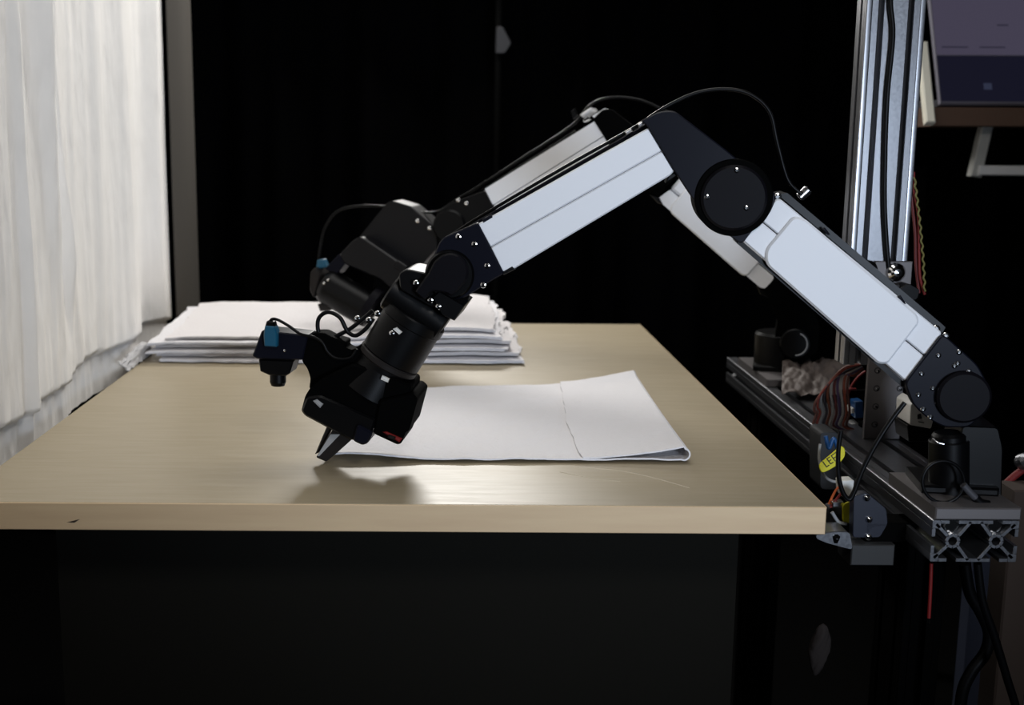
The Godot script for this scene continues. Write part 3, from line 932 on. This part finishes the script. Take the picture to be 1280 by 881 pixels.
# ------------------------------------------------------------------ cloths
func cloth_stack() -> void:
	var n := 6
	var wob := FastNoiseLite.new()
	wob.seed = 4
	wob.frequency = 1.0
	var names := ["lowest white cloth of the folded stack at the back of the table", "second white cloth from the bottom of the folded stack", "third white cloth from the bottom of the folded stack", "fourth white cloth from the bottom of the folded stack", "white cloth just beneath the top one of the folded stack", "topmost white cloth of the folded stack behind the grippers"]
	for k in n:
		var x0: float = [-0.436, -0.442, -0.452, -0.448, -0.455, -0.430][k]
		var x1: float = [0.114, 0.110, 0.092, 0.094, 0.082, 0.072][k]
		var zf: float = [-0.700, -0.716, -0.706, -0.724, -0.712, -0.730][k]
		var zb: float = [-1.02, -1.015, -1.03, -1.01, -1.03, -1.02][k]
		var h := 0.0056
		var y0 := TOP + 0.0012 + k * (h + 0.0006)
		var turns := 2
		var f := func(u: float, v: float) -> Vector3:
			# v runs along a sheet folded over in the front and at the back, u along the stack
			var s := v * (turns * 2.0 - 1.0)
			var layer := int(minf(floor(s), turns * 2 - 2))
			var frac := s - layer
			var yl := y0 + (layer + 0.5) * h / (turns * 2 - 1) * 0.78
			var step := h / (turns * 2 - 1) * 0.78
			var x := lerpf(x0, x1, u)
			var edge := 0.006 * wob.get_noise_2d(x * 9.0 + k * 11.0, 3.0) + 0.003 * wob.get_noise_2d(x * 30.0, k * 5.0)
			var near := zf + edge
			var far := zb + 0.008 * wob.get_noise_2d(x * 7.0 + k * 5.0, 9.0)
			var zz := lerpf(far, near, frac) if layer % 2 == 0 else lerpf(near, far, frac)
			var y := yl
			# round the folds
			if frac > 0.97 and layer < turns * 2 - 2:
				var a := (frac - 0.97) / 0.03
				y += step * 0.5 * (1.0 - cos(a * PI * 0.5))
				zz += (0.003 if layer % 2 == 0 else -0.003) * sin(a * PI * 0.5)
			if frac < 0.03 and layer > 0:
				var a := 1.0 - frac / 0.03
				y -= step * 0.5 * (1.0 - cos(a * PI * 0.5))
				zz += (0.003 if layer % 2 == 1 else -0.003) * sin(a * PI * 0.5)
			var droop := (smoothstep(0.08, 0.0, u) + smoothstep(0.93, 1.0, u)) * 0.0005 * k
			y += (y - TOP) * (0.45 * smoothstep(0.55, 0.85, u) + 0.42 * smoothstep(zf, zb, zz)) + 0.0006 * wob.get_noise_2d(x * 14.0, zz * 14.0) - droop
			x += (0.010 * wob.get_noise_2d(zz * 12.0, k * 7.0 + layer * 2.3) + 0.003 * wob.get_noise_2d(zz * 22.0, k * 4.0)) * (1.0 if u > 0.5 else 0.8) * absf(u * 2.0 - 1.0)
			return Vector3(x, y, zz)
		var o := obj("stacked_cloth", sheet(f, 90, 120, 0.0014), M.cotton_old if k % 2 else M.cotton)
		tag(o, names[k], "cloth", "folded cloths in the stack")

	# a loose cloth pushed into the gap beside the curtain
	var g := func(u: float, v: float) -> Vector3:
		var z := lerpf(-0.63, -0.80, u)
		var lump := 0.020 * sin(u * PI) * sin(v * PI)
		return Vector3(lerpf(-0.4625, -0.478, v) + 0.004 * wob.get_noise_2d(z * 30.0, v * 5.0) + 0.3 * lump, TOP + 0.001 + lump + 0.012 * v * (1.0 - 0.5 * u) + 0.006 * absf(wob.get_noise_2d(z * 22.0, v * 4.0)), z)
	tag(obj("crumpled_cloth", sheet(g, 40, 20, 0.0014), mat(grey(190, 188, 188), 0.9, 0.0, 0.2)), "small crumpled white cloth tucked between the curtain and the folded stack", "cloth")

func folded_cloth() -> void:
	var wob := FastNoiseLite.new()
	wob.seed = 9
	wob.frequency = 1.0
	var fl := ony(404, 578, TOP)          # corners of the cloth on the table
	var fr := ony(862, 579, TOP)
	var bl := ony(470, 489, TOP)
	var br := ony(796, 480, TOP)
	var flap := 0.108
	var f := func(u: float, v: float) -> Vector3:
		# u: along the length, 0 left, 0.62 the fold on the right, 1 the flap's free edge; v: 0 front, 1 back
		var left := fl.lerp(bl, v)
		var right := fr.lerp(br, v)
		var bulge := lerpf(0.0125, 0.010, v) * (1.0 - 0.25 * sin(v * PI))
		var y := 0.0022
		var at := 0.0
		var len := right.x - left.x
		if u < 0.62:
			var s := u / 0.62
			at = s * (len - bulge * 0.5)
			y += 0.0018 * wob.get_noise_2d(at * 13.0, v * 4.0) + 0.0008
			y += 0.0055 * exp(-pow((at - 0.035) / 0.045, 2.0)) * (1.0 - smoothstep(0.0, 0.10, v))
			y += 0.0015 * (1.0 - smoothstep(0.0, 0.04, v))
		elif u < 0.70:
			var a := (u - 0.62) / 0.08 * PI
			at = len - bulge * 0.5 + bulge * 0.5 * sin(a)
			y += 0.001 + bulge * 0.5 * (1.0 - cos(a))
		else:
			var s := (u - 0.70) / 0.30
			at = len - bulge * 0.5 - s * flap * (1.0 + 0.05 * sin(v * 4.0))
			y += 0.001 + bulge * pow(maxf(1.0 - s, 0.0), 1.6) + 0.0022 + 0.0008 * wob.get_noise_2d(at * 20.0, v * 6.0)
			y += 0.004 * smoothstep(0.9, 1.0, v) * (1.0 - s)
		var p := left + Vector3(at, 0, (right.z - left.z) * at / len)
		p.z += 0.004 * wob.get_noise_2d(at * 16.0, 5.0) * (1.0 if v > 0.5 else 0.35) * absf(v * 2.0 - 1.0)
		p.x += 0.003 * wob.get_noise_2d(v * 3.0, 2.0) * (1.0 if u < 0.3 else smoothstep(0.8, 1.0, u))
		p.y = TOP + y
		return p
	var o := obj("spread_cloth", sheet(f, 200, 70, 0.0016), M.cotton)
	tag(o, "single white cloth lying folded over at its right end before the gripper", "cloth")

# ------------------------------------------------------------------ wiring between table and frame
func wire(parent: Node3D, called: String, pts: Array, z: float, r: float, m: Material) -> void:
	var st := mb()
	var p := []
	for i in range(0, pts.size(), 2):
		p.append(onz(pts[i], pts[i + 1], z) - parent.position)
	tube(st, p, r, 8)
	obj(called, st, m, parent)

func panel(parent: Node3D, called: String, px: Array, z0: float, z1: float, m: Material, r := 0.001) -> MeshInstance3D:
	var st := mb()
	var p := PackedVector2Array()
	var off := Vector3.ZERO if parent == null else parent.position
	for i in range(0, px.size(), 2):
		var w := onz(px[i], px[i + 1], z1) - off
		p.append(Vector2(w.x, w.y))
	prism(st, rounded(p, r, 3) if r > 0.0 else p, z0 - off.z, z1 - off.z, 0.0006)
	return obj(called, st, m, parent)

func electronics() -> void:
	var cols := [grey(120, 60, 40), grey(170, 60, 40), grey(190, 190, 190), grey(60, 50, 60), grey(150, 80, 50), grey(200, 195, 190), grey(120, 50, 50), grey(90, 70, 110), grey(190, 185, 180), grey(150, 70, 45), grey(90, 50, 40)]
	var rb := thing("ribbon_cable", "rainbow striped ribbon cable bent over beside the upright profile", "cable", Transform3D(Basis(), onz(1040, 535, -0.33)))
	for k in cols.size():
		var x := 1018.0 + k * 4.1
		var top := 500.0 - 32.0 * sin(minf(k / 8.0, 1.0) * 1.4)
		wire(rb, "strand", [1076.0 + k * 0.3, 455.0 + k * 0.5, 1052.0 + k * 1.6, 462.0 + k * 0.8, x + 4.0, top - 2.0, x, top + 14.0, x + 3.0, 515.0, x - 1.0, 531.0, x + 8.0, 537.0], -0.33 + 0.0005 * (k % 2), 0.0016, mat(cols[k].darkened(0.25), 0.5))
	# loose wiring harness
	var h := thing("wiring_harness", "tangle of wires with yellow tags and a white plug between table and frame", "wiring", Transform3D(Basis(), onz(1050, 655, -0.07)))
	panel(h, "conduit", [1025, 540, 1049, 540, 1047, 612, 1025, 612], -0.26, -0.22, mat(grey(28, 29, 31), 0.6), 0.006)
	wire(h, "black_lead", [1131, 503, 1112, 528, 1092, 560, 1077, 590, 1067, 616, 1061, 624, 1053, 614, 1048, 592, 1048, 562, 1051, 538], -0.035, 0.0024, M.cable)
	wire(h, "white_lead", [1025, 555, 1024, 575, 1031, 595, 1043, 602, 1052, 598], -0.15, 0.0016, M.wire_grey)
	wire(h, "red_lead", [1038, 634, 1047, 622, 1055, 612], -0.08, 0.0014, M.red)
	wire(h, "orange_lead", [1036, 630, 1044, 614, 1051, 606], -0.084, 0.0012, mat(grey(190, 90, 40), 0.5))
	wire(h, "blue_lead", [1032, 545, 1036, 560, 1042, 548, 1047, 560], -0.16, 0.0022, M.blue)
	wire(h, "white_lead", [1040, 640, 1048, 652, 1058, 655], -0.07, 0.0018, M.wire_grey)
	panel(h, "white_plug", [1050, 601, 1068, 600, 1066, 616, 1056, 624, 1051, 618], -0.10, -0.085, M.ivory, 0.002)
	panel(h, "silver_plug", [1041, 628, 1055, 627, 1055, 633, 1041, 634], -0.085, -0.075, M.steel)
	panel(h, "dark_plug", [1036, 634, 1060, 632, 1064, 655, 1037, 658], -0.115, -0.10, mat(grey(50, 50, 52), 0.6), 0.003)
	# curved yellow tag lettered LEFT, and a second one below
	for k in 2:
		var z := -0.12 if k == 0 else -0.072
		var tagm := panel(h, "yellow_tag", [1023, 581, 1041, 566, 1051, 557, 1056, 560, 1057, 570, 1049, 580, 1038, 587, 1027, 592] if k == 0 else [1053, 630, 1066, 625, 1065, 654, 1053, 653], z - 0.002, z, M.yellow, 0.004)
		if k == 0:
			var tm := TextMesh.new()
			tm.text = "LEFT"
			tm.font_size = 32
			tm.pixel_size = 0.00032
			tm.depth = 0.0006
			var sf := SystemFont.new()
			sf.font_names = PackedStringArray(["Droid Sans"])
			tm.font = sf
			var lt := obj("lettering", tm, M.ink, tagm)
			lt.transform = Transform3D(Basis(Vector3.BACK, deg_to_rad(38)), onz(1040, 574, z) - h.position + Vector3(0, 0, 0.0004))
	# blue and white plugs behind the ribbon
	var pg := thing("plug_board", "small board of blue and white plugs behind the ribbon cable", "connector", Transform3D(Basis(), onz(1072, 545, -0.36)))
	panel(pg, "board", [1052, 488, 1084, 488, 1084, 552, 1056, 552], -0.385, -0.375, M.dull)
	panel(pg, "blue_plug", [1069, 502, 1079, 501, 1079, 522, 1069, 523], -0.375, -0.355, M.blue)
	panel(pg, "white_plug", [1064, 510, 1068, 510, 1068, 516, 1064, 517], -0.375, -0.355, M.ivory)
	panel(pg, "white_plug", [1064, 530, 1073, 528, 1075, 541, 1067, 543], -0.375, -0.355, M.wire_grey)
	wire(pg, "red_lead", [1060, 492, 1066, 480, 1074, 470, 1082, 464], -0.36, 0.0016, M.red)
	wire(pg, "red_lead", [1055, 500, 1058, 488, 1070, 486], -0.358, 0.0016, M.red)
	# motor driver box on the left flank of the profile
	var db := thing("driver_box", "dark blue box with two bright screws on the flank of the base profile", "box", Transform3D(Basis(), onz(1085, 672, -0.04)))
	panel(db, "case", [1067, 620, 1084, 616, 1108, 636, 1110, 655, 1100, 672, 1066, 672], -0.052, -0.04, mat(grey(34, 37, 48), 0.35), 0.003)
	for v in [[1086, 649], [1085, 671], [1083, 622]]:
		var st := mb()
		var c := onz(v[0], v[1], -0.04) - db.position
		lathe(st, [[0.0034, 0], [0.0032, 0.002], [0.0015, 0.0032], [0, 0.0034]], c, Vector3(0.2, 0.1, 1), 16)
		obj("screw", st, M.chrome, db)
	# white motor with a printed mark behind the near arm's base
	var wm := thing("labelled_motor", "small white motor with a dark printed mark behind the near arm", "motor", Transform3D(Basis(), onz(1152, 552, -0.16)))
	panel(wm, "case", [1138, 506, 1146, 500, 1168, 520, 1164, 536, 1137, 531], -0.20, -0.16, M.ivory, 0.002)
	panel(wm, "print", [1147, 518, 1151, 517, 1152, 523, 1147, 524], -0.16, -0.1595, M.ink, 0.0)
	panel(wm, "print", [1148, 526.5, 1155, 528, 1155, 529, 1148, 527.5], -0.16, -0.1595, M.ink, 0.0)
	panel(wm, "lower_case", [1134, 531, 1164, 536, 1164, 552, 1136, 552], -0.20, -0.162, M.black)
	# looped cable lying against the near base
	var lp := mb()
	var pts := []
	for k in 23:
		var a := lerpf(0.35, 0.35 + TAU * 1.02, k / 22.0)
		pts.append(onz(1179 + 26 * cos(a), 602 + 26 * sin(a), 0.0 - 0.0002 * k))
	tube(lp, pts, 0.0016, 8, 3)
	var lo := thing("looped_cable", "thin black cable tied in a round loop before the near arm's base", "cable", Transform3D())
	obj("loop", lp, M.cable, lo)
	wire(lo, "sleeve", [1204, 606, 1211, 614, 1219, 622], 0.0, 0.0034, mat(grey(60, 60, 64), 0.5))
	wire(lo, "tail", [1219, 622, 1226, 628, 1236, 630], 0.0, 0.004, M.cable)
	# red and yellow twisted leads beside the upright
	var tw := thing("twisted_leads", "red and yellow leads hanging behind the upright profile", "wiring", Transform3D(Basis(), onz(1152, 366, -0.35)))
	wire(tw, "red_lead", [1142, 215, 1143, 240, 1148, 270, 1149, 310, 1150, 345, 1156, 368], -0.35, 0.0016, M.red)
	wire(tw, "dark_lead", [1139, 215, 1140, 250, 1144, 290, 1145, 330, 1149, 366], -0.355, 0.0018, mat(grey(90, 20, 20), 0.5))
	var yp := []
	for k in 26:
		yp.append(lerpf(1143, 1156, sin(k / 25.0 * 1.4)) + (1.0 if k % 2 else -1.0))
		yp.append(lerpf(222, 364, k / 25.0))
	wire(tw, "yellow_lead", yp, -0.345, 0.0011, mat(grey(112, 106, 54), 0.6))
	# dark joint hardware right of the bolt
	var jh := thing("cable_gland", "small black cable gland at the foot of the upright", "connector", Transform3D(Basis(), onz(1135, 372, -0.265)))
	panel(jh, "body", [1122, 362, 1136, 354, 1150, 362, 1147, 374, 1132, 378], -0.275, -0.255, M.black, 0.003)
	panel(jh, "nut", [1114, 356, 1125, 355, 1125, 362, 1116, 364], -0.275, -0.26, M.grip, 0.001)

# ------------------------------------------------------------------ laptop on its shelf, upper right
func laptop_corner() -> void:
	var z := -1.0
	var edge := onz(1164, 146, z)
	var sh := thing("raised_shelf", "brown shelf board at eye level behind the frame, upper right", "shelf", Transform3D(Basis(), Vector3(edge.x, 0, z)))
	var st := mb()
	var th := onz(1164, 134, z).y - onz(1164, 158, z).y
	box(st, Vector3(0.4, edge.y, -0.2), Vector3(0.8, th, 0.4), 0.002)
	obj("board", st, M.shelf, sh)
	st = mb()
	var a := onz(1232, 158, z - 0.05) - sh.position
	var b := onz(1219, 214, z - 0.05) - sh.position
	var d := (a - b).normalized()
	var sz := a.distance_to(b)
	box(st, (a + b) / 2, Vector3(0.02, sz + 0.02, 0.02), 0.002, Basis(d.cross(Vector3.BACK).normalized(), d, Vector3.BACK))
	obj("brace", st, mat(grey(150, 150, 146), 0.6), sh)
	st = mb()
	var r := onz(1219, 212, z - 0.05) - sh.position
	box(st, Vector3(r.x + 0.25, r.y - 0.001, r.z), Vector3(0.5, 0.017, 0.03), 0.002)
	obj("lower_bar", st, mat(grey(190, 190, 190), 0.6), sh)
	for x in [0.1, 0.7]:
		st = mb()
		box(st, Vector3(x, r.y / 2, -0.3), Vector3(0.03, r.y, 0.03), 0.002)
		obj("leg", st, M.dull, sh)
	# pale side plate leaning back
	var lean := 24.0
	var tilt := Basis(Vector3.RIGHT, -deg_to_rad(lean))
	var top_y := edge.y + th / 2
	var sp := thing("side_plate", "pale plate leaning back at the left end of the raised shelf", "panel", Transform3D(tilt, Vector3(onz(1158, 150, z).x, edge.y - th / 2 + 0.004, z + 0.012)))
	st = mb()
	box(st, Vector3(0.001, 0.075, 0), Vector3(0.016, 0.15, 0.016), 0.002)
	obj("plate", st, M.pale, sp)
	# laptop screen leaning back
	var base := onz(1184, 134, z - 0.03)
	var lt := thing("laptop", "laptop with a tilted screen showing a pale page, on the raised shelf", "laptop", Transform3D(tilt, Vector3(base.x, top_y + 0.006, z - 0.04)))
	st = mb()
	box(st, Vector3(0.17, 0.125, -0.004), Vector3(0.36, 0.25, 0.008), 0.003)
	obj("lid", st, mat(grey(120, 118, 130), 0.4, 0.5), lt)
	var face := func(x0: float, x1: float, y0: float, y1: float, zz: float, c: Color, e: float) -> void:
		var s := mb()
		box(s, Vector3((x0 + x1) / 2, (y0 + y1) / 2, zz), Vector3(x1 - x0, y1 - y0, 0.0006), 0.0001)
		var m := mat(Color(0.02, 0.02, 0.02), 0.3)
		m.emission_enabled = true
		m.emission = c
		m.emission_energy_multiplier = e
		obj("screen", s, m, lt)
	face.call(-0.006, 0.345, 0.006, 0.092, 0.0004, grey(20, 20, 34), 1.0)
	face.call(-0.006, 0.345, 0.094, 0.243, 0.0004, grey(66, 62, 78), 1.0)
	for ln in [[0.07, 0.115, 0.107], [0.105, 0.125, 0.15], [0.004, 0.05, 0.107]]:
		face.call(ln[0], ln[1], ln[2], ln[2] + 0.003, 0.0009, grey(44, 42, 56), 1.0)
	face.call(0.07, 0.084, 0.028, 0.040, 0.0009, grey(44, 48, 66), 1.0)
	st = mb()
	box(st, Vector3.ZERO, Vector3(0.36, 0.012, 0.24), 0.003)
	var bs := obj("keyboard_base", st, mat(grey(60, 60, 66), 0.4, 0.4), lt)
	bs.transform = Transform3D(tilt.inverse(), tilt.inverse() * Vector3(0.17, 0.002, -0.13))

# ------------------------------------------------------------------ dim things below the frame
func clutter() -> void:
	# everything stands on the floor behind the frame
	var st := mb()
	var p := onz(1214, 800, -0.5)
	box(st, Vector3(0, 0.29, 0), Vector3(0.026, 0.58, 0.03), 0.002)
	var o := obj("blue_post", st, mat(grey(60, 66, 84), 0.5, 0.3))
	o.position = Vector3(p.x, 0, p.z)
	tag(o, "dim bluish metal post standing under the near end of the frame", "post")
	var sheets := [[1247, 0.04, grey(96, 76, 62), "narrow brown board standing under the frame, left of the other boards"], [1272, 0.03, grey(70, 60, 58), "dark brown board standing in the middle of the boards under the frame"], [1298, 0.04, grey(120, 122, 140), "greyish blue board standing rightmost under the frame"]]
	for s in sheets:
		st = mb()
		var c := onz(s[0], 790, -0.62)
		box(st, Vector3(0, 0.255, 0), Vector3(s[1], 0.51, 0.02), 0.002)
		o = obj("leaning_board", st, mat(s[2], 0.8))
		o.position = Vector3(c.x, 0, c.z)
		tag(o, s[3], "board", "boards under the frame")
	# cables that hang from the frame's end
	st = mb()
	var pts := []
	for v in [Vector2(1206, 704), Vector2(1212, 740), Vector2(1226, 765), Vector2(1236, 790), Vector2(1232, 815), Vector2(1214, 840), Vector2(1202, 870), Vector2(1198, 930)]:
		pts.append(onz(v.x, v.y, -0.06))
	tube(st, pts, 0.006)
	tag(obj("thick_cable", st, M.cable), "thick black cable under the frame bending back to the left", "cable")
	st = mb()
	pts = []
	for v in [Vector2(1222, 704), Vector2(1228, 750), Vector2(1243, 795), Vector2(1258, 845), Vector2(1272, 895), Vector2(1276, 960)]:
		pts.append(onz(v.x, v.y, -0.02))
	tube(st, pts, 0.004)
	tag(obj("thin_cable", st, M.cable), "black cable under the frame running down to the right", "cable")
	st = mb()
	pts = []
	for v in [Vector2(1164, 704), Vector2(1163, 735), Vector2(1161, 772)]:
		pts.append(onz(v.x, v.y, -0.03))
	tube(st, pts, 0.0018)
	var rw := thing("red_lead", "short red lead with a bare tip hanging below the frame's corner", "wire")
	obj("insulation", st, M.red, rw)
	st = mb()
	rod(st, onz(1161, 771, -0.03), onz(1161, 779, -0.03), 0.0012, 0.0003, 10)
	obj("bare_tip", st, M.chrome, rw)
	# crumpled cloth in the dark under the table's right end
	var c := onz(1024, 812, -0.1)
	var nz := FastNoiseLite.new()
	nz.seed = 2
	nz.frequency = 1.0
	var f := func(u: float, v: float) -> Vector3:
		var a := u * TAU
		var r := 0.0095 * pow(maxf(sin(v * PI), 0.0), 0.6) * (1.15 - 0.5 * v) * (1.0 + 0.35 * nz.get_noise_2d(cos(a) * 0.8 + v * 2.0, sin(a) * 0.8)) + 0.0008
		return c + Vector3(r * cos(a) + 0.005 * (0.5 - v), 0.028 - 0.056 * v, r * sin(a))
	tag(obj("hanging_rag", sheet(f, 32, 24, 0.001), mat(grey(48, 44, 43), 0.95, 0.0, 0.1)), "small greyish crumpled rag hanging in the dark below the table's right end", "rag")
	# wooden block and stray red strap behind the near base
	st = mb()
	var wb := onz(1272, 622, -0.16)
	box(st, Vector3(0, 0.01 - (wb.y + 0.01) / 2, 0), Vector3(0.034, wb.y + 0.01, 0.04), 0.002)
	o = obj("wooden_post", st, M.brown)
	o.position = wb + Vector3(0.012, -0.002, -0.02)
	tag(o, "upright brown wooden post behind the near arm's base at the right edge", "post")
	# red strap and a metal fitting at the right edge
	st = mb()
	pts = []
	for v in [Vector2(1258, 604), Vector2(1268, 595), Vector2(1280, 586), Vector2(1300, 572)]:
		pts.append(onz(v.x, v.y, -0.2))
	tube(st, pts, 0.004)
	tag(obj("red_strap", st, mat(grey(110, 16, 14), 0.7)), "dim red strap at the right edge behind the near arm's base", "strap")
	st = mb()
	lathe(st, [[0, 0], [0.007, 0], [0.009, 0.004], [0.009, 0.012], [0.005, 0.018], [0, 0.018]], onz(1274, 578, -0.2), Vector3(0.3, 0.5, 1), 24)
	tag(obj("metal_fitting", st, M.alu), "small rounded metal fitting at the right edge above the red strap", "fitting")
	# crumpled plastic sheet on the far part of the base profile
	var f2 := func(u: float, v: float) -> Vector3:
		var a := ony(lerpf(978, 1062, u), lerpf(450, 476, v), 0.772)
		return a + Vector3(0, 0.008 * nz.get_noise_2d(u * 4.0, v * 3.0) + 0.002 * nz.get_noise_2d(u * 9.0, v * 5.0) - 0.018 * v * v, 0)
	tag(obj("crumpled_sheet", sheet(f2, 40, 24, 0.001), mat(grey(76, 66, 61), 0.7)), "dim crumpled brownish sheet lying on the base profile behind the ribbon cable", "sheet")
